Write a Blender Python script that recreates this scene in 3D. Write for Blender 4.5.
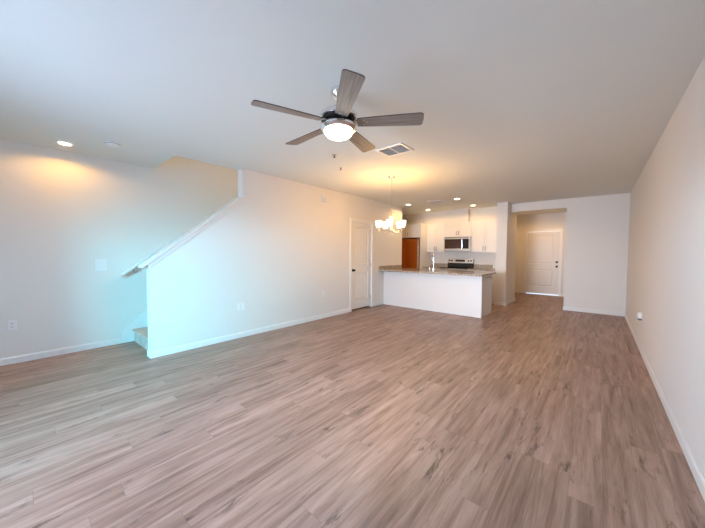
import bpy, bmesh, math, random
from mathutils import Vector, Matrix, Euler
random.seed(7)
for o in list(bpy.data.objects): bpy.data.objects.remove(o)
scene = bpy.context.scene
COL = scene.collection
R = math.radians

# ---------------------------------------------------------------- camera
YAW, PITCH, ROLL, CAM_H, FPX = .705, .0395, .005, 1.3385, 287.5
cd = bpy.data.cameras.new('camera'); cam = bpy.data.objects.new('camera', cd); COL.objects.link(cam)
cd.sensor_width = 36; cd.lens = FPX * 36 / 705; cd.clip_start = .02
cy_, sy_ = math.cos(YAW), math.sin(YAW)
fw = Vector((-sy_, cy_, 0)); rt = Vector((cy_, sy_, 0)); up = Vector((0, 0, 1))
f2 = fw * math.cos(PITCH) - up * math.sin(PITCH); u2 = up * math.cos(PITCH) + fw * math.sin(PITCH)
r3 = rt * math.cos(ROLL) + u2 * math.sin(ROLL); u3 = u2 * math.cos(ROLL) - rt * math.sin(ROLL)
m = Matrix((r3, u3, -f2)).transposed().to_4x4(); m.translation = (0, 0, CAM_H)
cam.matrix_world = m
scene.camera = cam

# ---------------------------------------------------------------- world, exposure, daylight, added fill lamps
scene.view_settings.view_transform = 'Standard'
scene.view_settings.look = 'None'
scene.view_settings.gamma = 1
scene.view_settings.use_curve_mapping = False
scene.view_settings.exposure = 0.09
w = bpy.data.worlds.new('sky'); scene.world = w; w.use_nodes = True
wn = w.node_tree; bg = wn.nodes['Background']
_g = wn.nodes.new('ShaderNodeTexCoord'); _s = wn.nodes.new('ShaderNodeSeparateXYZ'); _r = wn.nodes.new('ShaderNodeValToRGB')
wn.links.new(_g.outputs['Generated'], _s.inputs[0]); wn.links.new(_s.outputs[2], _r.inputs[0]); wn.links.new(_r.outputs[0], bg.inputs[0])
G = {'world': (6.5, (1, 1, 1)), 'door': (125, (.38, .60, 1)), 'beam': (30, (0, .80, 1)), 'deep': (40, (.84, .88, .95)),
     'fan': (140, (.60, .78, 1)), 'chand': (8.8, (1, .53, .14)), 'can': (19, (1, .50, .10)), 'kitchen': (21, (1, .60, .25)),
     'hall': (42, (1, .56, .20)), 'up': (250, (1, .68, .32)), 'emit': (1, (1, 1, 1))}
_r.color_ramp.elements[0].color = (.34, .33, .30, 1); _r.color_ramp.elements[1].color = (.45, .72, 1, 1)
_r.color_ramp.elements[0].position = .0; _r.color_ramp.elements[1].position = .35
bg.inputs[1].default_value = G['world'][0]

def lamp(name, kind, loc, power, color, parent=None, rot=(0, 0, 0), **kw):
    l = bpy.data.lights.new(name, kind); l.energy = power; l.color = color
    for k, v in kw.items(): setattr(l, k, v)
    o = bpy.data.objects.new(name, l); COL.objects.link(o)
    o.rotation_euler = rot; o.location = loc
    if parent: o.parent = parent
    return o
DOOR_X0, DOOR_X1 = -3.40, -1.55      # glazed patio door behind the camera
YB = -1.3                            # rear wall
lamp('door_daylight', 'AREA', ((DOOR_X0 + DOOR_X1) / 2, YB - .30, 1.1), G['door'][0], G['door'][1],
     rot=(R(67), 0, 0), shape='RECTANGLE', size=1.9, size_y=2.0)
lamp('far_wall_fill', 'AREA', (-2.3, -3.4, 1.5), G['deep'][0], G['deep'][1],
     rot=(R(88), 0, R(-7)), shape='RECTANGLE', size=1.6, size_y=1.4, spread=R(50))  # fill lamp added to brighten the far wall and peninsula
lamp('knee_wall_cyan_fill', 'AREA', (-1.0, -3.2, 1.9), G['beam'][0], G['beam'][1],
     rot=(R(76), 0, R(39)), shape='RECTANGLE', size=1.3, size_y=1.3, spread=R(50))  # narrow cyan fill lamp added and aimed at the knee wall

# ---------------------------------------------------------------- materials
def mat(name, color, rough=.5, metal=0, **kw):
    mt = bpy.data.materials.new(name); mt.use_nodes = True
    nt = mt.node_tree; b = nt.nodes['Principled BSDF']
    b.inputs['Base Color'].default_value = (*color, 1)
    b.inputs['Roughness'].default_value = rough; b.inputs['Metallic'].default_value = metal
    for k, v in kw.items(): b.inputs[k].default_value = v
    return mt
def nd(nt, t, **kw):
    n = nt.nodes.new(t)
    for k, v in kw.items(): setattr(n, k, v)
    return n
def ramp(nt, fac, stops):
    r = nd(nt, 'ShaderNodeValToRGB'); e = r.color_ramp.elements
    while len(e) < len(stops): e.new(.5)
    for i, (p, c) in enumerate(stops): e[i].position = p; e[i].color = (*c, 1) if len(c) == 3 else c
    nt.links.new(fac, r.inputs[0]); return r.outputs[0]
def add_bump(mt, scale, strength, dist=.002, detail=3):
    nt = mt.node_tree; b = nt.nodes['Principled BSDF']
    tc = nd(nt, 'ShaderNodeTexCoord'); n = nd(nt, 'ShaderNodeTexNoise'); bp = nd(nt, 'ShaderNodeBump')
    n.inputs['Scale'].default_value = scale; n.inputs['Detail'].default_value = detail
    bp.inputs['Strength'].default_value = strength; bp.inputs['Distance'].default_value = dist
    nt.links.new(tc.outputs['Object'], n.inputs['Vector']); nt.links.new(n.outputs[0], bp.inputs['Height'])
    nt.links.new(bp.outputs[0], b.inputs['Normal']); return mt

M = {}
M['wall'] = add_bump(mat('wall_paint', (.80, .775, .74), .75), 60, .12, .002)
M['ceiling'] = add_bump(mat('ceiling_paint', (.80, .815, .775), .9), 45, .15, .003)
M['trim'] = mat('white_trim_paint', (.83, .82, .80), .35)
M['door'] = mat('door_paint', (.80, .78, .75), .4)
M['cabinet'] = mat('cabinet_paint', (.82, .80, .77), .35)
M['plastic'] = mat('white_plastic', (.85, .85, .84), .35)
M['slot'] = mat('dark_slot', (.03, .03, .03), .6)
M['black'] = mat('black_metal', (.015, .013, .012), .35, .6)
M['blackglass'] = mat('black_glass', (.006, .006, .007), .06)
M['nickel'] = mat('brushed_nickel', (.62, .60, .57), .28, 1)
M['pull'] = mat('satin_pull', (.30, .28, .26), .35, 1)
M['chrome'] = mat('chrome', (.85, .85, .86), .08, 1)
M['steel'] = mat('stainless_steel', (.60, .58, .55), .27, 1)
M['vent'] = mat('vent_paint', (.78, .77, .75), .5)
M['reflect_tint'] = mat('glass_painted_reflection', (.05, .022, .012), .12)  # black microwave window, orange reflection painted into the glass colour
M['dark'] = mat('dark_void', (.02, .02, .02), .9)
M['sink'] = mat('sink_steel', (.45, .44, .43), .35, 1)
M['concrete'] = mat('porch_concrete', (.6, .6, .58), .8)

def emit(name, color, strength):
    mt = mat(name, (.9, .9, .88), .3); b = mt.node_tree.nodes['Principled BSDF']
    b.inputs['Emission Color'].default_value = (*color, 1); b.inputs['Emission Strength'].default_value = strength
    return mt
M['bowl'] = emit('lit_glass_bowl', (1, .88, .68), 6 * G['emit'][0])
M['shade'] = emit('lit_glass_shade', (1, .84, .58), 2.2 * G['emit'][0])
M['lens'] = emit('lit_lens', (1, .82, .55), 8 * G['emit'][0])
M['display'] = emit('clock_display', (.3, .7, 1), .3)

def reflection_tinted_fridge():
    mt = mat('steel_painted_reflection', (.56, .15, .018), .3, .8); nt = mt.node_tree; b = nt.nodes['Principled BSDF']  # stainless steel with the warm room reflection painted into its base colour
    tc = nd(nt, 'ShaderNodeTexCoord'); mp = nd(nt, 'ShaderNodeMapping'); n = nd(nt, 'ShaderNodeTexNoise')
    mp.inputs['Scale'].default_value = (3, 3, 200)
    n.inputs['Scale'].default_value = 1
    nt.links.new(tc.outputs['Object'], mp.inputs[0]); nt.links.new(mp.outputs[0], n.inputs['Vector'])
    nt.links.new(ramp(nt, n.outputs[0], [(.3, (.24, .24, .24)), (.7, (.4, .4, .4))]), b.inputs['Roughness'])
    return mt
M['fridge'] = reflection_tinted_fridge()

def granite():
    mt = mat('speckled_granite', (.4, .35, .3), .12); nt = mt.node_tree; b = nt.nodes['Principled BSDF']
    tc = nd(nt, 'ShaderNodeTexCoord')
    n = nd(nt, 'ShaderNodeTexNoise'); n.inputs['Scale'].default_value = 38; n.inputs['Detail'].default_value = 6
    v = nd(nt, 'ShaderNodeTexVoronoi'); v.inputs['Scale'].default_value = 90
    nt.links.new(tc.outputs['Object'], n.inputs['Vector']); nt.links.new(tc.outputs['Object'], v.inputs['Vector'])
    c = ramp(nt, n.outputs[0], [(.34, (.16, .13, .11)), (.45, (.45, .37, .29)), (.56, (.66, .58, .49)), (.70, (.30, .25, .21))])
    c2 = ramp(nt, v.outputs['Color'], [(.2, (.45, .4, .35)), (.8, (1, 1, 1))])
    mx = nd(nt, 'ShaderNodeMixRGB', blend_type='MULTIPLY'); mx.inputs[0].default_value = .6
    nt.links.new(c, mx.inputs[1]); nt.links.new(c2, mx.inputs[2]); nt.links.new(mx.outputs[0], b.inputs['Base Color'])
    return mt
M['granite'] = granite()

def carpet():
    mt = mat('beige_carpet', (.6, .54, .48), 1); nt = mt.node_tree; b = nt.nodes['Principled BSDF']
    tc = nd(nt, 'ShaderNodeTexCoord'); n = nd(nt, 'ShaderNodeTexNoise'); n.inputs['Scale'].default_value = 160
    n2 = nd(nt, 'ShaderNodeTexNoise'); n2.inputs['Scale'].default_value = 9
    nt.links.new(tc.outputs['Object'], n.inputs['Vector']); nt.links.new(tc.outputs['Object'], n2.inputs['Vector'])
    c = ramp(nt, n.outputs[0], [(.35, (.42, .36, .32)), (.65, (.78, .72, .66))])
    mx = nd(nt, 'ShaderNodeMixRGB', blend_type='MULTIPLY'); mx.inputs[0].default_value = .5
    nt.links.new(c, mx.inputs[1]); nt.links.new(ramp(nt, n2.outputs[0], [(.4, (.6, .6, .6)), (.6, (1, 1, 1))]), mx.inputs[2])
    nt.links.new(mx.outputs[0], b.inputs['Base Color'])
    bp = nd(nt, 'ShaderNodeBump'); bp.inputs['Strength'].default_value = .8; bp.inputs['Distance'].default_value = .006
    nt.links.new(n.outputs[0], bp.inputs['Height']); nt.links.new(bp.outputs[0], b.inputs['Normal'])
    return mt
M['carpet'] = carpet()

def blade_wood():
    mt = mat('grey_oak_blade', (.28, .22, .18), .4); nt = mt.node_tree; b = nt.nodes['Principled BSDF']
    tc = nd(nt, 'ShaderNodeTexCoord'); mp = nd(nt, 'ShaderNodeMapping'); mp.inputs['Scale'].default_value = (3, 60, 10)
    n = nd(nt, 'ShaderNodeTexNoise'); n.inputs['Scale'].default_value = 1; n.inputs['Detail'].default_value = 5
    nt.links.new(tc.outputs['Object'], mp.inputs[0]); nt.links.new(mp.outputs[0], n.inputs['Vector'])
    nt.links.new(ramp(nt, n.outputs[0], [(.3, (.15, .115, .095)), (.55, (.27, .22, .185)), (.75, (.36, .30, .26))]), b.inputs['Base Color'])
    return mt
M['blade'] = blade_wood(); M['blade_edge'] = mat('blade_edge', (.045, .032, .026), .5)

def floor_mat():
    mt = mat('vinyl_plank_floor', (.35, .27, .22), .36); nt = mt.node_tree; b = nt.nodes['Principled BSDF']; L = nt.links
    tc = nd(nt, 'ShaderNodeTexCoord'); sp = nd(nt, 'ShaderNodeSeparateXYZ'); L.new(tc.outputs['Object'], sp.inputs[0])
    def mth(op, a, c=None):
        n = nd(nt, 'ShaderNodeMath', operation=op)
        for i, v in enumerate((a, c)):
            if v is None: continue
            if isinstance(v, (int, float)): n.inputs[i].default_value = v
            else: L.new(v, n.inputs[i])
        return n.outputs[0]
    X, Y = sp.outputs[0], sp.outputs[1]
    PW, PL = .152, 1.22
    u = mth('DIVIDE', mth('ADD', X, 20), PW); row = mth('FLOOR', u); fu = mth('FRACT', u)
    wn = nd(nt, 'ShaderNodeTexWhiteNoise', noise_dimensions='1D'); L.new(row, wn.inputs['W'])
    v = mth('ADD', mth('DIVIDE', mth('ADD', Y, 20), PL), mth('MULTIPLY', wn.outputs['Value'], 7.3))
    idx = mth('FLOOR', v); fv = mth('FRACT', v)
    cb = nd(nt, 'ShaderNodeCombineXYZ'); L.new(row, cb.inputs[0]); L.new(idx, cb.inputs[1])
    wn2 = nd(nt, 'ShaderNodeTexWhiteNoise', noise_dimensions='3D'); L.new(cb.outputs[0], wn2.inputs['Vector'])
    prand = wn2.outputs['Value']
    # grain coordinates, shifted per plank
    gx = mth('ADD', X, mth('MULTIPLY', prand, 31)); gy = mth('ADD', Y, mth('MULTIPLY', prand, 57))
    def noise(sx, sy, det, rough=.6, dist=0):
        c = nd(nt, 'ShaderNodeCombineXYZ'); L.new(mth('MULTIPLY', gx, sx), c.inputs[0]); L.new(mth('MULTIPLY', gy, sy), c.inputs[1])
        n = nd(nt, 'ShaderNodeTexNoise'); n.inputs['Scale'].default_value = 1; n.inputs['Detail'].default_value = det
        n.inputs['Roughness'].default_value = rough; n.inputs['Distortion'].default_value = dist
        L.new(c.outputs[0], n.inputs['Vector']); return n.outputs[0]
    strips = noise(20, 1.3, 5, .58, .5); fine = noise(170, 7, 3); knots = noise(16, 3.0, 6, .74, .5); patch = noise(4, 1.5, 2)
    c = ramp(nt, strips, [(.28, (.20, .117, .083)), (.42, (.315, .196, .145)), (.55, (.41, .268, .204)), (.72, (.51, .355, .282))])
    def mix(kind, f, a, bcol):
        n = nd(nt, 'ShaderNodeMixRGB', blend_type=kind)
        if isinstance(f, (int, float)): n.inputs[0].default_value = f
        else: L.new(f, n.inputs[0])
        L.new(a, n.inputs[1]); L.new(bcol, n.inputs[2]); return n.outputs[0]
    c = mix('MULTIPLY', .55, c, ramp(nt, fine, [(.3, (.68, .66, .64)), (.6, (1, 1, 1))]))
    c = mix('MULTIPLY', .8, c, ramp(nt, prand, [(0, (.80, .77, .75)), (1, (1.12, 1.10, 1.10))]))
    c = mix('MULTIPLY', .8, c, ramp(nt, patch, [(.3, (.85, .82, .8)), (.7, (1.05, 1.05, 1.05))]))
    kn = ramp(nt, knots, [(.54, (0, 0, 0)), (.64, (1, 1, 1))])
    kc = nd(nt, 'ShaderNodeRGB'); kc.outputs[0].default_value = (.075, .043, .032, 1)
    kf = mth('MULTIPLY', mth('MULTIPLY', kn, ramp(nt, patch, [(.50, (0, 0, 0)), (.60, (1, 1, 1))])), .85)
    c = mix('MIX', kf, c, kc.outputs[0])
    # seams
    def seam(fr, wd):
        return mth('LESS_THAN', mth('MINIMUM', fr, mth('SUBTRACT', 1, fr)), wd)
    sm = mth('MAXIMUM', seam(fu, .0007 / PW), seam(fv, .0009 / PL))
    sc = nd(nt, 'ShaderNodeRGB'); sc.outputs[0].default_value = (.10, .075, .06, 1)
    c = mix('MIX', mth('MULTIPLY', sm, .55), c, sc.outputs[0])
    L.new(c, b.inputs['Base Color'])
    L.new(ramp(nt, fine, [(.3, (.46, .46, .46)), (.7, (.37, .37, .37))]), b.inputs['Roughness'])
    bp = nd(nt, 'ShaderNodeBump'); bp.inputs['Strength'].default_value = .15; bp.inputs['Distance'].default_value = .001
    L.new(fine, bp.inputs['Height']); L.new(bp.outputs[0], b.inputs['Normal'])
    return mt
M['floor'] = floor_mat()

def glass():
    mt = bpy.data.materials.new('window_glass'); mt.use_nodes = True; nt = mt.node_tree; nt.nodes.clear()
    out = nd(nt, 'ShaderNodeOutputMaterial'); mx = nd(nt, 'ShaderNodeMixShader'); t = nd(nt, 'ShaderNodeBsdfTransparent')
    g = nd(nt, 'ShaderNodeBsdfGlossy'); g.inputs['Roughness'].default_value = .02
    fr = nd(nt, 'ShaderNodeFresnel'); fr.inputs[0].default_value = 1.3
    nt.links.new(fr.outputs[0], mx.inputs[0]); nt.links.new(t.outputs[0], mx.inputs[1]); nt.links.new(g.outputs[0], mx.inputs[2])
    nt.links.new(mx.outputs[0], out.inputs[0]); return mt
M['glass'] = glass()

# ---------------------------------------------------------------- mesh helpers
def tag(o, label=None, cat=None, group=None, kind=None):
    if label: o['label'] = label
    if cat: o['category'] = cat
    if group: o['group'] = group
    if kind: o['kind'] = kind
    return o
class MB:
    """collects shapes into ONE mesh; coordinates are relative to the parent Empty's origin `org`"""
    def __init__(s, org=(0, 0, 0)): s.bm = bmesh.new(); s.o = Vector(org)
    def box(s, a, b):
        a = Vector(a) - s.o; b = Vector(b) - s.o
        lo = [min(a[i], b[i]) for i in range(3)]; hi = [max(a[i], b[i]) for i in range(3)]
        v = [s.bm.verts.new((x, y, z)) for x in (lo[0], hi[0]) for y in (lo[1], hi[1]) for z in (lo[2], hi[2])]
        for f in ((0, 1, 3, 2), (4, 6, 7, 5), (0, 4, 5, 1), (2, 3, 7, 6), (0, 2, 6, 4), (1, 5, 7, 3)):
            s.bm.faces.new([v[i] for i in f])
        return s
    def prism(s, pts, axis, a, b):
        """polygon pts in the plane normal to axis, from a to b"""
        def P(p, t):
            q = {'x': (t, p[0], p[1]), 'y': (p[0], t, p[1]), 'z': (p[0], p[1], t)}[axis]
            return Vector(q) - s.o
        A = [s.bm.verts.new(P(p, a)) for p in pts]; B = [s.bm.verts.new(P(p, b)) for p in pts]
        s.bm.faces.new(A); s.bm.faces.new(B[::-1])
        for i in range(len(pts)): s.bm.faces.new([A[i], B[i], B[(i + 1) % len(pts)], A[(i + 1) % len(pts)]])
        return s
    def lathe(s, prof, c, n=32, axis='z', rot=0):
        """prof: list of (r, h) about axis through c"""
        c = Vector(c) - s.o; rings = []
        for r, h in prof:
            if r < 1e-6: r = 1e-5
            ring = []
            for i in range(n):
                a = 2 * math.pi * i / n + rot; p = (r * math.cos(a), r * math.sin(a), h)
                p = {'z': p, 'x': (p[2], p[0], p[1]), 'y': (p[0], p[2], p[1])}[axis]
                ring.append(s.bm.verts.new(Vector(p) + c))
            rings.append(ring)
        for A, B in zip(rings, rings[1:]):
            for i in range(n): s.bm.faces.new([A[i], A[(i + 1) % n], B[(i + 1) % n], B[i]])
        for ring in (rings[0], rings[-1]): s.bm.faces.new(ring)
        return s
    def tube(s, pts, r, n=12):
        pts = [Vector(p) - s.o for p in pts]; rings = []; prev = None
        for i, p in enumerate(pts):
            t = (pts[min(i + 1, len(pts) - 1)] - pts[max(i - 1, 0)]).normalized()
            if prev is None:
                a = t.orthogonal().normalized()
            else:
                a = (prev - t * prev.dot(t)).normalized()
            prev = a; b = t.cross(a); rr = r[i] if isinstance(r, (list, tuple)) else r
            rings.append([s.bm.verts.new(p + a * rr * math.cos(2 * math.pi * k / n) + b * rr * math.sin(2 * math.pi * k / n)) for k in range(n)])
        for A, B in zip(rings, rings[1:]):
            for i in range(n): s.bm.faces.new([A[i], A[(i + 1) % n], B[(i + 1) % n], B[i]])
        s.bm.faces.new(rings[0]); s.bm.faces.new(rings[-1]); return s
    def build(s, name, m, parent=None, bevel=0, smooth=False, seg=2):
        bmesh.ops.recalc_face_normals(s.bm, faces=s.bm.faces)
        if bevel:
            es = [e for e in s.bm.edges if len(e.link_faces) == 2 and e.calc_face_angle(0) > R(40)]
            bmesh.ops.bevel(s.bm, geom=es, offset=bevel, segments=seg, affect='EDGES', profile=.5, clamp_overlap=True)
        me = bpy.data.meshes.new(name); s.bm.to_mesh(me); s.bm.free()
        if smooth:
            for p in me.polygons: p.use_smooth = True
            me.set_sharp_from_angle(angle=R(35))
        me.materials.append(m)
        o = bpy.data.objects.new(name, me); COL.objects.link(o)
        if parent: o.parent = parent
        else: o.location = s.o
        return o
def thing(name, loc, label, cat, group=None):
    o = bpy.data.objects.new(name, None); COL.objects.link(o); o.location = loc; o.empty_display_size = .1
    return tag(o, label, cat, group)
def struct(o): return tag(o, kind='structure')
def copy_tree(o, parent=None):
    c = o.copy(); COL.objects.link(c); c.parent = parent
    for ch in list(o.children): copy_tree(ch, c)
    return c

# ================================================================ SETTING
XR, XL, XLL, T = .494, -4.226, -5.258, .134
XLI = XL - T                      # stair side of the pantry/knee wall
H, YF, YK, YE, YD = 2.63, 8.45, 8.68, 7.126, 11.1
YS, YU = 1.08, 2.32              # knee wall start, full-height start
XC0, XC1, YC0, YC1 = -2.0, -1.75, 8.06, 9.17
XO, ZO, XH = -.58, 2.42, -2.17    # hall opening right edge, header height, hall left wall
UPZ = 5.3; OY0, OY1 = 1.44, 4.75  # stairwell opening in the ceiling

f = MB().box((XLL, YB, -.1), (XR, YF, 0)).box((XLL, YF, -.1), (XC1 , YD, 0)).box((XC1, YF, -.1), (XO + .6, YD, 0))
struct(f.build('floor', M['floor']))
c = MB()
c.box((XLL - .1, YB, H), (XR, OY0, H + .32)); c.box((XLI, OY0, H), (XR, OY1, H + .32)); c.box((XLL - .1, OY1, H), (XR, YF, H + .32))
c.box((XLL - .1, YF, H), (XR, YD, H + .32))
struct(c.build('ceiling', M['ceiling']))
# walls
struct(MB().box((XLL - .12, YB - .12, -.1), (XLL, YK + .12, UPZ)).build('wall_stair_side', M['wall']))
struct(MB().box((XR, YB - .12, -.1), (XR + .12, YF + .12, H + .3)).build('wall_right', M['wall']))
wf = MB().box((XO, YF, 0), (XR, YF + .12, H)).box((XC1, YF, ZO), (XO, YF + .12, H))
struct(wf.build('wall_far', M['wall']))
struct(MB().box((XO, YF + .12, 0), (XO + .12, YD, H)).build('wall_hall_right', M['wall']))
wc = MB().box((XC0, YC0, 0), (XC1, YC1, H)).box((XH, YC1 - .02, 0), (XC0 + .01, YC1, H)).box((XH - .12, YC1, 0), (XH, YD, H))
struct(wc.build('wall_hall_left', M['wall']))
DX0, DX1, DT = -1.80, -.895, 2.055
wd = MB().box((XH - .12, YD, -.0), (DX0, YD + .12, H)).box((DX1, YD, 0), (XO + .6, YD + .12, H)).box((DX0, YD, DT), (DX1, YD + .12, H))
struct(wd.build('wall_entry', M['wall']))
struct(MB().box((XLL, YK, 0), (XC0, YK + .12, H)).build('wall_kitchen_back', M['wall']))
# knee / pantry wall with the pantry door opening
PY0, PY1, PT = 4.93, 5.69, 2.045
SL = .79
def capz(y): return 1.126 + SL * (y - 1.057)
kw = MB().prism([(YS, 0), (PY0, 0), (PY0, PT), (PY1, PT), (PY1, 0), (YE, 0), (YE, H), (YU, H), (YU, capz(YU)), (YS, capz(YS))], 'x', XLI, XL)
struct(kw.build('wall_pantry', M['wall']))
struct(MB().box((XLL, YE - .12, 0), (XLI, YE, H)).build('wall_pantry_back', M['wall']))
struct(MB().box((XLL, 4.78, 0), (XLI, 4.88, H)).build('wall_pantry_side', M['wall']))
# upstairs part of the stairwell
us = MB().box((XLI, OY0 - .12, H + .32), (XLI + .12, OY1 + 1.2, UPZ)).box((XLL, OY0 - .12, H + .32), (XLI, OY0, UPZ)).box((XLL, OY1 + 1.1, H + .32), (XLI, OY1 + 1.2, UPZ))
struct(us.build('wall_upstairs', M['wall']))
struct(MB().box((XLL - .1, OY0 - .12, UPZ), (XLI + .12, OY1 + 1.2, UPZ + .1)).build('ceiling_upstairs', M['ceiling']))
# rear wall, behind the camera: patio door and window
wb = MB(); y0, y1 = YB - .12, YB
wb.box((XLL, y0, 0), (DOOR_X0, y1, H)).box((DOOR_X0, y0, 2.05), (DOOR_X1, y1, H)).box((DOOR_X1, y0, 0), (XR, y1, H))
struct(wb.build('wall_rear', M['wall']))
def sash(name, x0, x1, z0, z1, y, n=2):
    fr = MB().box((x0, y - .05, z0), (x1, y + .01, z0 + .05)).box((x0, y - .05, z1 - .05), (x1, y + .01, z1))
    st = [x0 + (x1 - x0 - .05) * i / n for i in range(n + 1)]
    for s in st: fr.box((s, y - .05, z0 + .05), (s + .05, y + .01, z1 - .05))
    o = struct(fr.build(name, M['trim']))
    for a, b in zip(st, st[1:]):
        MB().box((a + .05, y - .022, z0 + .05), (b, y - .018, z1 - .05)).build('pane', M['glass'], o)
    return o
sash('door_1', DOOR_X0, DOOR_X1, 0, 2.05, YB - .05)

# baseboards (profile: flat board with small bevelled top)
BH, BT = .083, .013
def bb(name, segs):
    b = MB()
    for (ax, p, a, c2, d) in segs:     # ax 'x': wall plane x=p, runs in y from a to c2, sticks out by d
        pr = [(p, 0), (p + d, 0), (p + d, BH - .018), (p + d * .45, BH), (p, BH)]
        if ax == 'x': b.prism(pr, 'y', a, c2)
        else: b.prism(pr, 'x', a, c2)
    return struct(b.build(name, M['trim']))
bb('baseboard_stair_side', [('x', XLL, YB, .98, BT)])
bb('baseboard_right', [('x', XR, YB, YF, -BT)])
bb('baseboard_pantry', [('x', XL, YS - BT + .0012, PY0 - .06, BT), ('x', XL, PY1 + .06, 6.22, BT), ('y', YS, XLI, XL + BT - .0012, -BT)])
bb('baseboard_far', [('y', YF, XO - BT + .0012, XR, -BT), ('x', XO, YF - BT + .0012, YD, -BT)])
bb('baseboard_hall', [('y', YC0, XC0, XC1 + BT - .0012, -BT), ('x', XC1, YC0 - BT + .0012, YC1 + BT, BT), ('x', XH, YC1, YD, BT), ('y', YD, XH, DX0 - .06, -BT), ('y', YD, DX1 + .06, XO, -BT)])
bb('baseboard_rear', [('y', YB, XLL, DOOR_X0, BT), ('y', YB, DOOR_X1, XR, BT)])

# sloped cap on the knee wall with trim below it
ya, yb = 1.03, YU
cp = MB()
cp.prism([(ya - .03, capz(ya - .03) + .055), (YU, capz(YU) + .055), (YU, capz(YU) + .082), (ya - .03, capz(ya - .03) + .082)], 'x', XLI - .03, XL + .035)
cp.prism([(YU, capz(YU) + .055), (YU + .075, capz(YU + .075) + .055), (YU + .075, capz(YU + .075) + .082), (YU, capz(YU) + .082)], 'x', XL, XL + .035)
cp.build('trim_1', M['trim'], None, .004); struct(bpy.data.objects['trim_1'])
cp = MB()
for xa, xb in ((XL, XL + .016), (XLI - .016, XLI)):
    ye = YU + .05 if xa == XL else YU
    cp.prism([(YS - .016, capz(YS - .016)), (ye, capz(ye)), (ye, capz(ye) + .055), (YS - .016, capz(YS - .016) + .055)], 'x', xa, xb)
cp.prism([(YS, capz(YS)), (YU, capz(YU)), (YU, capz(YU) + .055), (YS, capz(YS) + .055)], 'x', XLI, XL)
cp.prism([(YS - .016, capz(YS - .016)), (YS, capz(YS)), (YS, capz(YS) + .055), (YS - .016, capz(YS - .016) + .055)], 'x', XLI, XL)
struct(cp.build('trim_2', M['trim']))

# ================================================================ STAIRS
RISE, RUN, SY = .1845, .2335, 1.13
st = thing('staircase', (-4.81, SY, 0), 'carpeted beige staircase climbing behind the low sloped wall', 'staircase')
NS = 15
pts = [(SY, 0)]
for i in range(NS):
    y, z = SY + i * RUN, (i + 1) * RISE
    pts += [(y, z - .035), (y - .022, z - .03), (y - .026, z - .012), (y - .014, z)]
    pts += [(SY + (i + 1) * RUN, z)]
pts += [(SY + NS * RUN, (NS + 1) * RISE - .05), (SY + NS * RUN + .05, (NS + 1) * RISE - .05)]
pts += [(SY + NS * RUN + .05, NS * RISE - .35), (SY + .5, 0)]
MB(st.location).prism(pts, 'x', XLL + .016, XLI - .002).build('carpeted_steps', M['carpet'], st)
def skirtz(y): return .30 + SL * (y - 1.13)
sk = MB(st.location).prism([(.98, 0), (.98, .185), (1.05, skirtz(1.05) ), (4.5, skirtz(4.5)), (4.5, skirtz(4.5) - .42), (1.4, .0)], 'x', XLL + .001, XLL + .015)
sk.build('skirt_board', M['trim'], st)

hr = thing('handrail', (XLL, 1.0, 1.0), 'long white sloped handrail on the stair wall, ending past the low wall', 'handrail')
def hz(y): return .995 + SL * (y - 1.0)
ang = math.atan(SL)
rail = MB(hr.location)
yy0, yy1 = .98, 4.4
rail.prism([(XLL + .056, .0), (XLL + .058, .024), (XLL + .068, .036), (XLL + .086, .036), (XLL + .096, .024), (XLL + .098, 0), (XLL + .088, -.008), (XLL + .066, -.008)], 'y', yy0, yy1)
for v in rail.bm.verts: v.co.z += hz(v.co.y + hr.location.y)
# prism z values are relative to 0, not to the Empty: undo the offset
rail.bm.transform(Matrix.Translation((0, 0, 0)))
ro = rail.build('rail', M['trim'], hr, .003)
for yb_ in (1.16, 2.3, 3.6):
    zb = hz(yb_)
    MB(hr.location).tube([(XLL + .002, yb_, zb - .075), (XLL + .04, yb_, zb - .075), (XLL + .07, yb_, zb - .05), (XLL + .077, yb_, zb - .008)], .008, 10).lathe([(.028, 0), (.028, .004), (.012, .009)], (XLL + .001, yb_, zb - .075), 20, 'x').build('bracket', M['nickel'], hr, smooth=True)

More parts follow.
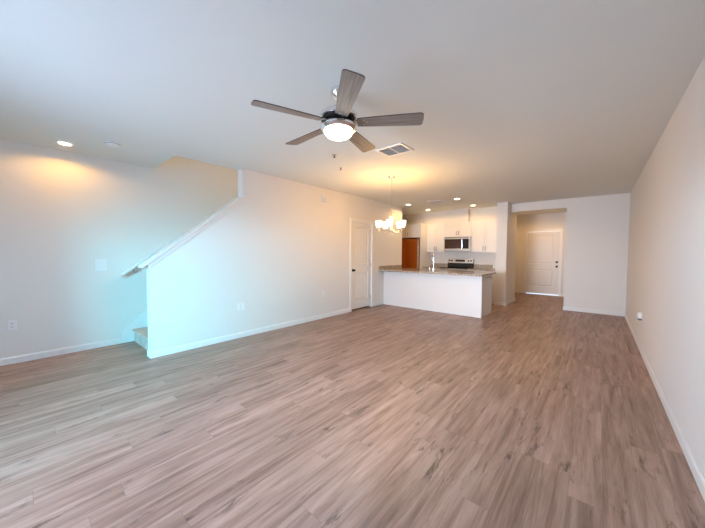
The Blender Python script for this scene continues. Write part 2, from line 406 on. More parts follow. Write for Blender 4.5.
# ================================================================ DOORS
def panel_door(name, org, width, height, panels, mapping, thick=.035):
    """mapping(u, d, z) -> world: u along door, d outward from the front face (negative inside)"""
    bm = bmesh.new(); o = Vector(org)
    V = lambda u, d, z: bm.verts.new(Vector(mapping(u, d, z)) - o)
    def quad(a, b, c2, d2): bm.faces.new([a, b, c2, d2])
    us = sorted({0, width} | {p[0] for p in panels} | {p[1] for p in panels}); zs = sorted({0, height} | {p[2] for p in panels} | {p[3] for p in panels})
    for ua, ub in zip(us, us[1:]):
        for za, zb in zip(zs, zs[1:]):
            if any(p[0] <= ua and ub <= p[1] and p[2] <= za and zb <= p[3] for p in panels): continue
            quad(V(ua, 0, za), V(ub, 0, za), V(ub, 0, zb), V(ua, 0, zb))
    for (a, b, z0, z1) in panels:
        rings = []
        for ins, d in ((0, 0), (.012, -.012), (.03, -.012), (.05, -.003)):
            rings.append([V(a + ins, d, z0 + ins), V(b - ins, d, z0 + ins), V(b - ins, d, z1 - ins), V(a + ins, d, z1 - ins)])
        for A, B in zip(rings, rings[1:]):
            for i in range(4): quad(A[i], A[(i + 1) % 4], B[(i + 1) % 4], B[i])
        bm.faces.new(rings[-1])
    c4 = [V(0, -thick, 0), V(width, -thick, 0), V(width, -thick, height), V(0, -thick, height)]
    e4 = [V(0, 0, 0), V(width, 0, 0), V(width, 0, height), V(0, 0, height)]
    bm.faces.new(c4)
    for i in range(4): quad(c4[i], c4[(i + 1) % 4], e4[(i + 1) % 4], e4[i])
    bmesh.ops.remove_doubles(bm, verts=bm.verts, dist=1e-5)
    bmesh.ops.recalc_face_normals(bm, faces=bm.faces)
    me = bpy.data.meshes.new(name); bm.to_mesh(me); bm.free(); me.materials.append(M['door'])
    ob = bpy.data.objects.new(name, me); COL.objects.link(ob); ob.location = o; return ob
def knob(mb, c, axis, s, r=.027):
    mb.lathe([(.032, 0), (.032, s * .006), (.012, s * .012), (.011, s * .035), (r * .8, s * .04), (r, s * .052), (r * .8, s * .066), (.002, s * .07)], c, 24, axis)
# pantry door
W_ = PY1 - PY0 - .012
pd = panel_door('door_2', (XL - .02, PY0 + .006, .022), W_, PT - .044, [(.11, W_ - .11, .18, .84), (.11, W_ - .11, 1.0, PT - .15)], lambda u, d, z: (XL - .02 + d, PY0 + .006 + u, .036 + z))
struct(pd)
k = MB((XL - .02, PY0 + .006, .022)); knob(k, (XL - .02, PY0 + .07, .935), 'x', 1); k.build('door_knob', M['black'], pd, smooth=True)
for hzv in (.25, 1.05, 1.87):
    MB((XL - .02, PY0 + .006, .022)).lathe([(.007, 0), (.007, .09)], (XL - .012, PY1 - .008, hzv - .045), 10).box((XL - .019, PY1 - .035, hzv - .045), (XL - .017, PY1 - .009, hzv + .045)).build('hinge', M['nickel'], pd)
def casing(name, segs):
    b = MB()
    for a, c2 in segs: b.box(a, c2)
    return struct(b.build(name, M['trim'], None, .004))
cw = .062
casing('trim_3', [((XL, PY0 - cw, 0), (XL + .016, PY0, PT)), ((XL, PY1, 0), (XL + .016, PY1 + cw, PT)), ((XL, PY0 - cw, PT), (XL + .016, PY1 + cw, PT + cw)),
                  ])
casing('trim_4', [((XLI, PY0 , 0), (XL-.001, PY0 + .005, PT)), ((XLI, PY1 - .005, 0), (XL-.001, PY1, PT)), ((XLI, PY0+.005, PT - .006), (XL-.001, PY1-.005, PT))])
# entry door
W2 = DX1 - DX0 - .012
DZ = .024
ed = panel_door('door_3', (DX0 + .006, YD + .02, DZ), W2, DT - DZ - .008, [(.075, W2 - .16, .24, .80), (.075, W2 - .16, .98, DT - .16)], lambda u, d, z: (DX0 + .006 + u, YD + .02 - d, DZ + z), .045)
struct(ed)
eo = (DX0 + .006, YD + .02, DZ)
k = MB(eo); knob(k, (DX1 - .075, YD + .02, .93), 'y', -1, .029)
k.build('door_knob', M['black'], ed, smooth=True)
MB(eo).lathe([(.034, 0), (.034, -.012), (.03, -.02)], (DX1 - .075, YD + .02, 1.07), 24, 'y').box((DX1 - .08, YD - .015, 1.055), (DX1 - .07, YD, 1.085)).build('deadbolt', M['black'], ed, smooth=True)
casing('trim_5', [((DX0 - cw, YD - .016, 0), (DX0, YD, DT)), ((DX1, YD - .016, 0), (DX1 + cw, YD, DT)), ((DX0 - cw, YD - .016, DT), (DX1 + cw, YD, DT + cw))])
casing('trim_6', [((DX0, YD - .01, 0), (DX1, YD + .12, .012))])
struct(MB().box((-3.2, YD + .12, -.1), (.4, YD + 2.5, -.005)).build('floor_porch', M['concrete']))

# ================================================================ KITCHEN
def bar_pull(mb, a, b, out, r=.0075):
    """bar handle from a to b standing off along out"""
    a, b, out = Vector(a), Vector(b), Vector(out)
    d = (b - a).normalized() * .018
    mb.tube([a + out, b + out], r, 10); mb.tube([a + d, a + d + out], r * .8, 8); mb.tube([b - d, b - d + out], r * .8, 8)
def shaker(mb, x0, x1, z0, z1, y, fr=.055, t=.02):
    """shaker door front facing -y: frame around a recessed panel; y = outer face"""
    mb.box((x0, y, z0), (x0 + fr, y + t, z1)).box((x1 - fr, y, z0), (x1, y + t, z1))
    mb.box((x0 + fr, y, z0), (x1 - fr, y + t, z0 + fr)).box((x0 + fr, y, z1 - fr), (x1 - fr, y + t, z1))
    mb.box((x0 + fr, y + .008, z0 + fr), (x1 - fr, y + t, z1 - fr))
def cabinet(name, x0, x1, yf, yb, z0, z1, label, ndoors=1, pulls='bottom', drawer=0, toe=0, hinge='l', group=None, ztop=None):
    """unit facing -y"""
    org = ((x0 + x1) / 2, yf, z0); t = thing(name, org, label, 'cabinet', group)
    zz = z0 + toe
    b = MB(org).box((x0 + .001, yf + .021, zz), (x1 - .001, yb - .002, z1))
    if toe: b.box((x0 + .001, yf + .09, z0), (x1 - .001, yb - .002, zz))
    b.build('body', M['cabinet'], t)
    ztop_ = z1
    if drawer:
        d = MB(org); shaker(d, x0 + .003, x1 - .003, z1 - drawer, z1 - .004, yf, .035)
        do = d.build('drawer', M['cabinet'], t, .0015)
        h = MB(org); bar_pull(h, ((x0 + x1) / 2 - .06, yf, z1 - drawer / 2), ((x0 + x1) / 2 + .06, yf, z1 - drawer / 2), (0, -.028, 0)); h.build('handle', M['pull'], do, smooth=True)
        ztop_ = z1 - drawer - .004
    w_ = (x1 - x0) / ndoors
    for i in range(ndoors):
        a, c2 = x0 + i * w_ + .002, x0 + (i + 1) * w_ - .002
        d = MB(org); shaker(d, a, c2, zz + .002, ztop_ - .003, yf); do = d.build('door', M['cabinet'], t, .0015)
        hx = (c2 - .032 if i == 0 else a + .032) if ndoors == 2 else (c2 - .032 if hinge == 'l' else a + .032)
        h = MB(org)
        if pulls == 'bottom': za, zb_ = zz + .045, zz + .165
        else: za, zb_ = ztop_ - .165, ztop_ - .045
        bar_pull(h, (hx, yf, za), (hx, yf, zb_), (0, -.028, 0)); h.build('handle', M['pull'], do, smooth=True)
    return t
UT, UB = 2.235, 1.37
UY = YK - .32
cabinet('wall_cabinet', -4.065, -3.492, UY, YK, UB, UT, 'white two-door upper cabinet between the tall fridge panel and the microwave', 2)
cabinet('wall_cabinet', -3.488, -2.722, UY, YK, 1.815, UT, 'short white two-door upper cabinet directly above the microwave', 2)
cabinet('wall_cabinet', -2.718, -2.004, UY, YK, UB, UT, 'white two-door upper cabinet right of the microwave, against the wall end', 2)
cabinet('wall_cabinet', -5.03, -4.092, 7.98, YK, 1.815, UT, 'white deep two-door cabinet over the refrigerator', 2)
tag(MB((-4.079, 8.3, 0)).box((-4.09, 7.95, 0), (-4.067, YK - .001, UT)).build('fridge_side_panel', M['cabinet'], None, .002), 'tall white end panel standing at the right side of the refrigerator', 'panel')
BY = YK - .60
cabinet('base_cabinet', -4.064, -3.492, BY, YK, 0, .874, 'white base cabinet left of the range, mostly behind the peninsula', 2, 'top', .15, .1)
cabinet('base_cabinet', -2.718, -2.004, BY, YK, 0, .874, 'white base cabinet right of the range, beside the wall end', 2, 'top', .15, .1)
def counter(x0, x1, y0, y1, label, bs):
    t = thing('countertop', ((x0 + x1) / 2, y0, .874), label, 'countertop')
    MB(t.location).box((x0, y0, .875), (x1, y1, .914)).build('slab', M['granite'], t, .004)
    b = MB(t.location)
    for q in bs: b.box(*q)
    b.build('backsplash', M['granite'], t, .003); return t
counter(-4.064, -3.486, BY - .03, YK - .001, 'brown speckled granite countertop on the left of the range', [((-4.064, YK - .021, .914), (-3.486, YK - .001, 1.015))])
counter(-2.716, -2.003, BY - .03, YK - .001, 'brown speckled granite countertop on the right of the range', [((-2.716, YK - .021, .914), (-2.003, YK - .001, 1.015))])

# soffit / duct chase above the microwave cabinet
struct(MB().box((-3.37, 8.50, UT), (-2.87, YK, H)).build('trim_7', M['wall']))

# peninsula
PF, PX = 6.22, -1.79
po = (-3.0, PF, 0)
pe = thing('kitchen_peninsula', po, 'long white kitchen peninsula base with a plain panelled back', 'peninsula')
MB(po).box((XL + .001, PF, 0), (PX - .015, 6.98, .874)).build('body', M['cabinet'], pe)
MB(po).box((PX - .0145, PF - .002, 0), (PX, 6.96, .874)).build('end_panel', M['cabinet'], pe, .002)
MB(po).box((XL + .015, PF - .012, 0), (PX, PF - .0005, .03)).box((XL+.015, PF - .01, .85), (PX, PF - .0005, .874)).build('base_trim', M['trim'], pe)
n = 4
for i in range(n):
    w_ = (PX - .02 - (XL + .45)) / n; a = XL + .45 + i * w_
    d = MB(po); d.box((a + .003, 6.981, .105), (a + w_ - .003, 6.999, .87))
    do = d.build('door', M['cabinet'], pe, .002)
    h = MB(po); hx = a + w_ - .035 if i % 2 == 0 else a + .035
    bar_pull(h, (hx, 6.999, .70), (hx, 6.999, .82), (0, .028, 0)); h.build('handle', M['pull'], do, smooth=True)
# peninsula counter with a sink cut-out
pc = thing('countertop', (-3.0, 5.99, .874), 'long brown granite peninsula countertop overhanging the white base', 'countertop')
SX0, SX1, SY0, SY1 = -3.42, -2.66, 6.45, 6.86
cb_ = MB(pc.location)
CX0, CX1, CY0, CY1 = XL + .001, -1.745, 5.985, 7.09
cb_.box((CX0, CY0, .8745), (CX1, SY0, .914)).box((CX0, SY1, .8745), (CX1, CY1, .914)).box((CX0, SY0, .8745), (SX0, SY1, .914)).box((SX1, SY0, .8745), (CX1, SY1, .914))
cb_.build('slab', M['granite'], pc)
tag(MB((XL, 6.0, .915)).box((XL + .001, 5.99, .915), (XL + .021, CY1, 1.0)).build('backsplash', M['granite'], None, .002), 'short brown granite backsplash strip on the pantry wall above the peninsula counter', 'backsplash')
sk_ = thing('kitchen_sink', ((SX0 + SX1) / 2, 6.6, .72), 'stainless undermount sink set into the peninsula counter', 'sink')
s = MB(sk_.location)
z0, z1, tt = .884, .9135, .006
s.box((SX0 + .001, SY0 + .001, z0 - .008), (SX1 - .001, SY0 + .012, z1 - .006)).box((SX0 + .001, SY1 - .012, z0 - .008), (SX1 - .001, SY1 - .001, z1 - .006))
s.box((SX0 + .001, SY0 + .012, z0 - .008), (SX0 + .012, SY1 - .012, z1 - .006)).box((SX1 - .012, SY0 + .012, z0 - .008), (SX1 - .001, SY1 - .012, z1 - .006))
s.box((SX0 + .001, SY0 + .001, z0 - .0095), (SX1 - .001, SY1 - .001, z0 - .008))
s.build('basin', M['sink'], sk_)
MB(sk_.location).lathe([(.04, 0), (.04, .003), (.02, .004)], ((SX0 + SX1) / 2, 6.62, .876), 24).build('drain', M['chrome'], sk_, smooth=True)
# faucet: behind the sink, on the living-room side of the counter
fx, fy = -2.91, 6.34
fa = thing('kitchen_faucet', (fx, fy, .914), 'tall chrome gooseneck faucet standing at the peninsula sink', 'faucet')
b = MB(fa.location).lathe([(.026, 0), (.026, .008), (.02, .014), (.018, .07)], (fx, fy, .914), 24)
pts = [(fx, fy, .95), (fx, fy, 1.22)]
ux, uy = -.11, .17
for i in range(0, 11):
    a = math.pi * i / 10; q = (1 - math.cos(a)) / 2; pts.append((fx + ux * q, fy + uy * q, 1.225 + .085 * math.sin(a)))
pts.append((fx + ux, fy + uy, 1.19))
b.tube(pts, .0135, 14); b.build('spout', M['chrome'], fa, smooth=True)
MB(fa.location).lathe([(.019, 0), (.020, .02), (.014, .08)], (fx + ux, fy + uy, 1.11), 18).build('spray_head', M['pull'], fa, smooth=True)
MB(fa.location).tube([(fx + .015, fy, .96), (fx + .05, fy, .975), (fx + .06, fy, 1.02)], [.008, .007, .005], 10).build('lever', M['chrome'], fa, smooth=True)
sd = MB((fx - .10, fy, .914)).lathe([(.018, 0), (.018, .01), (.011, .014), (.010, .05)], (fx - .10, fy, .914), 18).tube([(fx - .10, fy, .955), (fx - .10, fy, .985), (fx - .10, fy + .03, .99), (fx - .10, fy + .07, .98)], .006, 10)
tag(sd.build('soap_dispenser', M['chrome'], None, smooth=True), 'small chrome soap dispenser left of the tall faucet', 'soap dispenser')

# refrigerator
fo = (-4.56, 7.9, 0)
fr = thing('refrigerator', fo, 'tall stainless refrigerator in the kitchen corner, its warm reflection painted amber-brown', 'refrigerator')
MB(fo).box((-5.02, 7.975, .03), (-4.105, 8.65, 1.765)).box((-5.0, 8.0, 0), (-4.12, 8.6, .03)).build('body', mat('fridge_side_grey', (.16, .15, .145), .45), fr, .004)
for (z0, z1) in ((.06, .62), (.63, 1.77)):
    if z0 < .5:
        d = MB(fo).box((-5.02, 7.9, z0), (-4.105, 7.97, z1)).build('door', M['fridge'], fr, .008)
        h = MB(fo); bar_pull(h, (-4.9, 7.9, z1 - .07), (-4.22, 7.9, z1 - .07), (0, -.045, 0), .011); h.build('handle', M['steel'], d, smooth=True)
    else:
        for (a, c2, hx) in ((-5.02, -4.565, -4.6), (-4.56, -4.105, -4.525)):
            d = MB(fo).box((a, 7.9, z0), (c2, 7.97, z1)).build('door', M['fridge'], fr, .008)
            if a > -4.8: MB(fo).box((-4.155, 7.893, z0 + .01), (-4.108, 7.8995, z1 - .01)).build('edge_trim', M['steel'], d, .001)
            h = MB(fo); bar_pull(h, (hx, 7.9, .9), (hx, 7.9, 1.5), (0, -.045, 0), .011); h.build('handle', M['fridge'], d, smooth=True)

# range
X0, X1 = -3.483, -2.721
ro_ = (-3.1, 8.05, 0)
rg = thing('range', ro_, 'stainless electric range with black glass cooktop and upright control panel', 'range')
MB(ro_).box((X0, 8.09, .02), (X1, 8.66, .905)).build('body', M['steel'], rg, .003)
MB(ro_).box((X0 - .001, 8.04, .905), (X1 + .001, 8.6, .925)).build('cooktop', M['blackglass'], rg, .003)
bgp = MB(ro_).prism([(8.58, .925), (8.60, 1.175), (8.665, 1.175), (8.665, .925)], 'x', X0, X1).build('backguard', M['blackglass'], rg, .003)
MB(ro_).prism([(8.575, 1.045), (8.585, 1.18), (8.67, 1.18), (8.67, 1.17), (8.6, 1.17), (8.592, 1.045)], 'x', X0 - .001, X1 + .001).build('control_panel', M['steel'], bgp, .002)
MB(ro_).box((-3.24, 8.573, 1.085), (-2.96, 8.58, 1.145)).build('display', M['blackglass'], bgp)
for kx in (-3.42, -3.345, -2.86, -2.785):
    k = MB(ro_).lathe([(.024, 0), (.022, -.02), (.018, -.028)], (kx, 8.58, 1.115), 20, 'y').build('knob', M['black'], bgp, smooth=True)
od = MB(ro_).box((X0 + .005, 8.05, .20), (X1 - .005, 8.088, .88)).build('oven_door', M['steel'], rg, .005)
MB(ro_).box((X0 + .08, 8.046, .33), (X1 - .08, 8.051, .72)).build('window', M['blackglass'], od)
h = MB(ro_); bar_pull(h, (X0 + .05, 8.05, .82), (X1 - .05, 8.05, .82), (0, -.045, 0), .011); h.build('handle', M['steel'], od, smooth=True)
MB(ro_).box((X0 + .005, 8.055, .04), (X1 - .005, 8.088, .19)).build('drawer', M['steel'], rg, .004)

# microwave (over the range)
mo = (-3.1, 8.28, 1.395)
mw = thing('microwave', mo, 'stainless over-the-range microwave under the short upper cabinet', 'microwave')
MB(mo).box((X0, 8.31, 1.40), (X1, YK - .002, 1.811)).build('body', M['steel'], mw, .003)
dr = MB(mo)
wx0, wx1, wz0, wz1 = X0 + .03, -2.96, 1.47, 1.745
dr.box((X0, 8.27, 1.40), (X1, 8.309, wz0)).box((X0, 8.27, wz1), (X1, 8.309, 1.81)).box((X0, 8.27, wz0), (wx0, 8.309, wz1)).box((-2.76, 8.27, wz0), (X1, 8.309, wz1)).box((wx1, 8.272, wz0), (-2.925, 8.309, wz1))
dro = dr.build('door', M['steel'], mw)
MB(mo).box((wx0, 8.278, wz0), (wx1, 8.305, wz1)).build('window', M['reflect_tint'], dro)
MB(mo).box((-2.925, 8.276, wz0), (-2.76, 8.305, wz1)).build('control_panel', M['blackglass'], mw)
h = MB(mo); bar_pull(h, (-2.935, 8.27, 1.475), (-2.935, 8.27, 1.74), (0, -.04, 0), .011); h.build('handle', M['chrome'], dro, smooth=True)
v = MB(mo)
for i in range(3): v.box((X0 + .05, 8.268, 1.775 + i * .01), (X1 - .05, 8.2705, 1.779 + i * .01))
v.build('vent_grille', M['slot'], mw)

# ================================================================ SWITCHES, OUTLETS
def plate(name, org, label, nrm, w_=.072, h_=.116, kind='outlet', cat='outlet', group=None):
    """wall plate; nrm = axis the wall faces: ('x',+1) etc."""
    ax, s = nrm; t = thing(name, org, label, cat, group)
    def bx(mb, u0, u1, d0, d1, z0, z1):
        if ax == 'x': mb.box((org[0] + s * d0, org[1] + u0, org[2] + z0), (org[0] + s * d1, org[1] + u1, org[2] + z1))
        else: mb.box((org[0] + u0, org[1] + s * d0, org[2] + z0), (org[0] + u1, org[1] + s * d1, org[2] + z1))
    b = MB(org); bx(b, -w_ / 2, w_ / 2, .0005, .006, -h_ / 2, h_ / 2); b.build('cover_plate', M['plastic'], t, .002)
    if kind == 'outlet':
        for zc in (-.021, .021):
            b = MB(org); bx(b, -.017, .017, .006, .008, zc - .014, zc + .014); so = b.build('socket', M['plastic'], t, .001)
            b = MB(org)
            for uu in (-.008, .005): bx(b, uu, uu + .003, .0078, .0084, zc - .003, zc + .007)
            bx(b, -.0025, .0025, .0078, .0084, zc - .011, zc - .006); b.build('slots', M['slot'], so)
    else:
        n = 2
        for i in range(n):
            uc = (i - .5) * .046
            b = MB(org); bx(b, uc - .016, uc + .016, .006, .0085, -.033, .033); b.build('rocker', M['plastic'], t, .001)
    return t
plate('wall_outlet', (XLL, -.04, .46), 'white wall outlet low on the wall at the left edge', ('x', 1))
plate('light_switch', (XLL, .775, 1.15), 'white double switch plate on the wall left of the handrail end', ('x', 1), .125, .165, 'switch', 'switch')
plate('wall_outlet', (XL, 2.27, .49), 'white wall outlet on the low stair wall, nearest the stairs', ('x', 1), .125)
plate('wall_outlet', (XL, 4.05, .50), 'white wall outlet low on the wall just left of the pantry door', ('x', 1))
plate('wall_outlet', (XR, 5.25, .43), 'white wall outlet low on the right wall', ('x', -1))
plate('wall_outlet', (-2.17, YK - .021, .967), 'white outlet on the granite backsplash beside the wall end', ('y', -1), .085, .088)
# plugged-in box on the right wall
pg = thing('plug_in_adapter', (XR - .009, 5.62, .485), 'small white plug-in box on the right wall beside the low outlet', 'adapter')
MB(pg.location).box((XR - .045, 5.56, .45), (XR - .001, 5.68, .53)).build('case', M['plastic'], pg, .006)
MB(pg.location).box((XR - .04, 5.565, .425), (XR - .001, 5.675, .449)).build('base', mat('grey_plastic', (.16, .15, .15), .5), pg, .004)
# door chime
ch = thing('door_chime', (XL, 4.07, 2.415), 'white door chime box high on the wall left of the pantry door', 'door chime')
MB(ch.location).box((XL + .0005, 3.99, 2.355), (XL + .04, 4.15, 2.475)).build('cover', M['plastic'], ch, .008)
b = MB(ch.location)
for i in range(5): b.box((XL + .0395, 4.02 + i * .022, 2.375), (XL + .041, 4.026 + i * .022, 2.455))
b.build('grille', mat('chime_slots', (.5, .48, .45), .6), ch)

# ================================================================ CEILING ITEMS
def can_light(x, y, label, key, group=None, r=.075):
    t = thing('recessed_light', (x, y, H), label, 'ceiling light', group)
    MB(t.location).lathe([(r * .78, -.0005), (r * .78, -.008), (r, -.01), (r + .012, -.004), (r + .012, -.0005)], (x, y, H), 36).build('trim_ring', M['trim'], t, smooth=True)
    MB(t.location).lathe([(r * .77, -.009), (r * .76, -.013), (r * .5, -.016), (.0, -.017)], (x, y, H), 36).build('lens', M['lens'], t, smooth=True)
    lamp('bulb_light', 'SPOT', (0, 0, -.03), G[key][0], G[key][1], t, spot_size=R(168), spot_blend=.35, shadow_soft_size=.06)
    return t
can_light(-4.88, .426, 'lit recessed ceiling light near the stair-side wall at far left', 'can')
can_light(-3.87, 6.83, 'lit recessed kitchen light at front left of the four, nearest the pantry wall', 'kitchen')
can_light(-2.57, 6.83, 'lit recessed kitchen light at front right of the four, over the peninsula end', 'kitchen')
can_light(-3.88, 8.02, 'lit recessed kitchen light at back left, in front of the upper cabinets near the fridge', 'kitchen')
can_light(-2.58, 8.02, 'lit recessed kitchen light at back right, in front of the right upper cabinet', 'kitchen')
# entry hall light, hidden behind the header
can_light(-1.3, 9.9, 'recessed light in the entry hall ceiling before the front door', 'hall')
up_ = thing('recessed_light', (-4.8, 4.9, UPZ), 'added unseen lamp in the upstairs ceiling, lighting the stairwell', 'ceiling light')  # shares the recessed lights' name, but is an added lamp
MB(up_.location).lathe([(.09, -.001), (.09, -.012), (0, -.014)], up_.location, 30).build('lens', M['lens'], up_)  # lens of the added unseen lamp
lamp('bulb_light', 'SPOT', (0, 0, -.05), G['up'][0], G['up'][1], up_, spot_size=R(165), spot_blend=.4, shadow_soft_size=.06)  # out-of-view lamp added to light the stairwell

sm = thing('smoke_detector', (-4.435, .796, H), 'round white smoke detector on the ceiling near the stairwell opening', 'smoke detector')
MB(sm.location).lathe([(.068, -.0005), (.068, -.012), (.062, -.03), (.045, -.04), (0, -.042)], sm.location, 36).build('body', M['plastic'], sm, smooth=True)
MB(sm.location).lathe([(.0665, -.0145), (.069, -.016), (.0665, -.019), (.06, -.017)], sm.location, 36).build('vent_ring', M['slot'], sm)
for (x, y, lb) in ((-2.69, 2.78, 'small round sprinkler cover on the ceiling, nearer the fan'), (-3.01, 3.25, 'small dark sprinkler head on the ceiling, nearer the chandelier')):
    s_ = thing('sprinkler_head', (x, y, H), lb, 'sprinkler')
    if x > -2.8:
        MB(s_.location).lathe([(.032, -.0005), (.036, -.006), (.03, -.012), (0, -.014)], s_.location, 24).build('escutcheon', M['nickel'], s_, smooth=True)
    else:
        MB(s_.location).lathe([(.022, -.0005), (.022, -.004), (.012, -.006), (0, -.007)], s_.location, 24).build('escutcheon', M['nickel'], s_, smooth=True)
    MB(s_.location).lathe([(.007, -.007), (.007, -.03), (.016, -.031), (.016, -.034), (0, -.034)], s_.location, 16).build('nozzle', M['slot'], s_, smooth=True)

def vent(x0, x1, y0, y1, label, nb, mid=True, deep=.012):
    t = thing('ceiling_vent', ((x0 + x1) / 2, (y0 + y1) / 2, H), label, 'vent'); o = t.location; fw_ = .028
    z1, z0 = H - .0005, H - deep
    MB(o).box((x0, y0, z0), (x1, y0 + fw_, z1)).box((x0, y1 - fw_, z0), (x1, y1, z1)).box((x0, y0 + fw_, z0), (x0 + fw_, y1 - fw_, z1)).box((x1 - fw_, y0 + fw_, z0), (x1, y1 - fw_, z1)).build('frame', M['plastic'], t, .002)
    MB(o).box((x0 + fw_, y0 + fw_, H - .002), (x1 - fw_, y1 - fw_, z1)).build('backing', mat('vent_shadow', (.22, .22, .22), .9), t)
    for i in range(nb):
        yy = y0 + fw_ + (y1 - y0 - 2 * fw_) * (i + .5) / nb
        b = MB(o).prism([(yy - .007, z0 + .001), (yy - .005, z0), (yy + .006, H - .003), (yy + .004, H - .0025)], 'x', x0 + fw_, x1 - fw_)
        b.build('slat', M['vent'], t)
    if mid: MB(o).box(((x0 + x1) / 2 - .008, y0 + fw_, z0), ((x0 + x1) / 2 + .008, y1 - fw_, H - .002)).build('divider', M['vent'], t)
    return t
vent(-2.165, -1.785, 2.97, 3.28, 'square white return-air vent on the ceiling between fan and chandelier', 12)
vent(-3.28, -2.90, 6.72, 6.94, 'small white supply vent on the kitchen ceiling between the front recessed lights', 5)

# chandelier
cx, cy = -2.69, 4.17
cl = thing('chandelier', (cx, cy, H), 'five-light brushed nickel chandelier with lit glass shades before the kitchen', 'chandelier')
o = cl.location
MB(o).lathe([(.062, -.0005), (.062, -.008), (.045, -.022), (.012, -.028), (.01, -.04)], o, 32).build('canopy', M['nickel'], cl, smooth=True)
ch_ = MB(o); 
for i in range(17):
    z = H - .045 - i * .034
    ring = [(cx + .008 * math.cos(a) * (i % 2), cy + .008 * math.cos(a) * ((i + 1) % 2), z + .02 * math.sin(a)) for a in [2 * math.pi * q / 10 for q in range(11)]]
    ch_.tube(ring, .0018, 6)
ch_.build('chain', M['nickel'], cl, smooth=True)
MB(o).lathe([(.006, 2.06 - H), (.010, 2.05 - H), (.012, 1.97 - H), (.022, 1.95 - H), (.014, 1.92 - H), (.011, 1.80 - H), (.026, 1.77 - H), (.034, 1.74 - H), (.026, 1.71 - H), (.010, 1.69 - H), (.012, 1.675 - H), (0, 1.665 - H)], o, 24).build('stem', M['nickel'], cl, smooth=True)
for i in range(5):
    a = R(8 + 72 * i); dx, dy = math.cos(a), math.sin(a)
    P = lambda r, z: (cx + dx * r, cy + dy * r, z)
    arm = MB(o).tube([P(.02, 1.74), P(.06, 1.70), P(.12, 1.675), P(.165, 1.672), P(.20, 1.71), P(.213, 1.745)], .0065, 10)
    arm.lathe([(.012, -.012), (.030, -.004), (.034, .006), (.02, .014), (.012, .03)], P(.213, 1.752), 20)
    ao = arm.build('arm', M['nickel'], cl, smooth=True)
    MB(o).lathe([(.026, .012), (.040, .026), (.049, .055), (.053, .09), (.056, .125), (.052, .124), (.049, .09), (.045, .055), (.036, .03), (.02, .018)], P(.213, 1.752), 28).build('glass_shade', M['shade'], ao, smooth=True)
    lamp('bulb_light', 'POINT', (dx * .213, dy * .213, 1.92 - H), G['chand'][0], G['chand'][1], cl, shadow_soft_size=.04)

# ceiling fan
fx, fy = -1.602, 1.703
fn = thing('ceiling_fan', (fx, fy, H), 'five-blade ceiling fan with grey wood blades and lit bowl light', 'ceiling fan')
o = fn.location
MB(o).lathe([(.064, -.0005), (.068, -.012), (.064, -.04), (.042, -.068), (.018, -.075)], o, 36).build('canopy', M['chrome'], fn, smooth=True)
MB(o).lathe([(.012, -.06), (.012, -.16)], o, 20).build('downrod', M['chrome'], fn, smooth=True)
MB(o).lathe([(.02, -.135), (.035, -.145), (.085, -.160), (.125, -.178), (.146, -.196), (.152, -.204), (.153, -.226), (.147, -.230), (.12, -.231)], o, 48).build('motor_housing', M['chrome'], fn, smooth=True)
MB(o).lathe([(.135, -.2305), (.134, -.250), (.11, -.264), (.09, -.268)], o, 48).build('motor_band', M['black'], fn, smooth=True)
MB(o).lathe([(.09, -.268), (.125, -.272), (.146, -.288), (.148, -.300), (.136, -.316), (.118, -.322)], o, 48).build('light_ring', M['chrome'], fn, smooth=True)
MB(o).lathe([(.116, -.3225), (.112, -.340), (.095, -.362), (.065, -.376), (.03, -.383), (0, -.384)], o, 48).build('glass_bowl', M['bowl'], fn, smooth=True)
lamp('bulb_light', 'SPOT', (0, 0, -.40), G['fan'][0], G['fan'][1], fn, spot_size=R(178), spot_blend=.3, shadow_soft_size=.11)
BZ = -.262
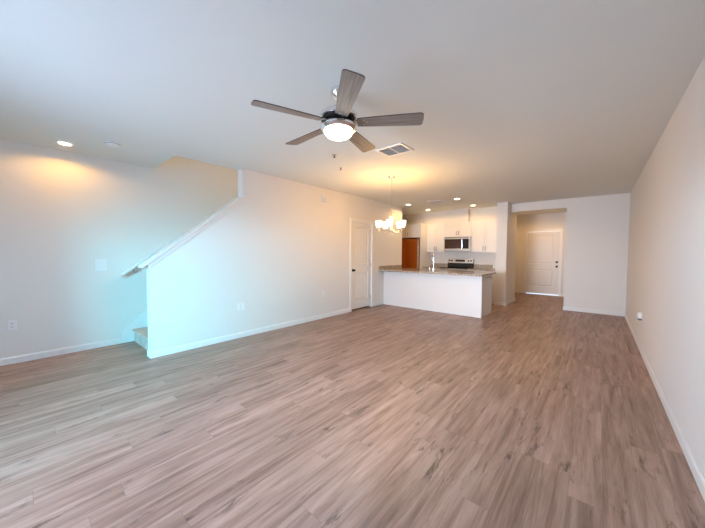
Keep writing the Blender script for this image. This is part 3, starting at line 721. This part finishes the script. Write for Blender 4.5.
for i in range(5):
    a = R(33 + 72 * i)
    rot = Matrix.Translation((0, 0, BZ)) @ Matrix.Rotation(a, 4, 'Z')
    pitch = Matrix.Rotation(R(-12), 4, 'X')
    bm = bmesh.new()
    outline = []
    r0, r1 = .150, .662
    for t_ in range(9):
        r_ = r0 + (r1 - .03 - r0) * t_ / 8; outline.append((r_, -(.047 + .024 * (t_ / 8) ** .8)))
    for q in range(1, 8):
        an = -math.pi / 2 + math.pi * q / 8; outline.append((r1 - .03 + .03 * math.cos(an), .071 * math.sin(an) if abs(math.sin(an)) < 0 else .071 * (math.copysign(abs(math.sin(an)) ** .35, math.sin(an)))))
    for t_ in range(8, -1, -1):
        r_ = r0 + (r1 - .03 - r0) * t_ / 8; outline.append((r_, (.047 + .024 * (t_ / 8) ** .8)))
    mb = MB(); mb.prism(outline, 'z', -.0035, .0035)
    mb.bm.transform(rot @ pitch)
    bo = mb.build('blade', M['blade'], fn); bo.data.materials.append(M['blade_edge'])
    for p in bo.data.polygons:
        if len(p.vertices) == 4: p.material_index = 1
    # grain follows the blade: use the blade's own frame
    inv = (rot @ pitch).inverted(); bo.data.transform(inv); bo.matrix_local = rot @ pitch
    ar = MB(); ar.prism([(.10, -.02), (.15, -.022), (.20, -.042), (.235, -.03), (.235, .03), (.20, .042), (.15, .022), (.10, .02)], 'z', .0036, .008)
    for (sx, sy2) in ((.205, -.025), (.205, .025), (.225, 0)): ar.lathe([(.005, -.0035), (.005, -.006), (0, -.007)], (sx, sy2, 0), 10)
    ao = ar.build('blade_bracket', M['nickel'], bo)

# repeats of one kind carry their group
for _o in scene.objects:
    if _o.parent or 'label' not in _o: continue
    _n = _o.name.split('.')[0]
    if _n == 'wall_cabinet': _o['group'] = 'white upper cabinets in the kitchen'
    elif _n == 'base_cabinet': _o['group'] = 'white base cabinets beside the range'
    elif _n == 'wall_outlet': _o['group'] = 'white wall outlets'
    elif _n == 'sprinkler_head': _o['group'] = 'sprinkler heads on the ceiling'
    elif _n == 'recessed_light': _o['group'] = 'recessed ceiling lights'
    elif _n == 'ceiling_vent': _o['group'] = 'white ceiling vents'
    elif _n == 'countertop': _o['group'] = 'brown granite countertops'
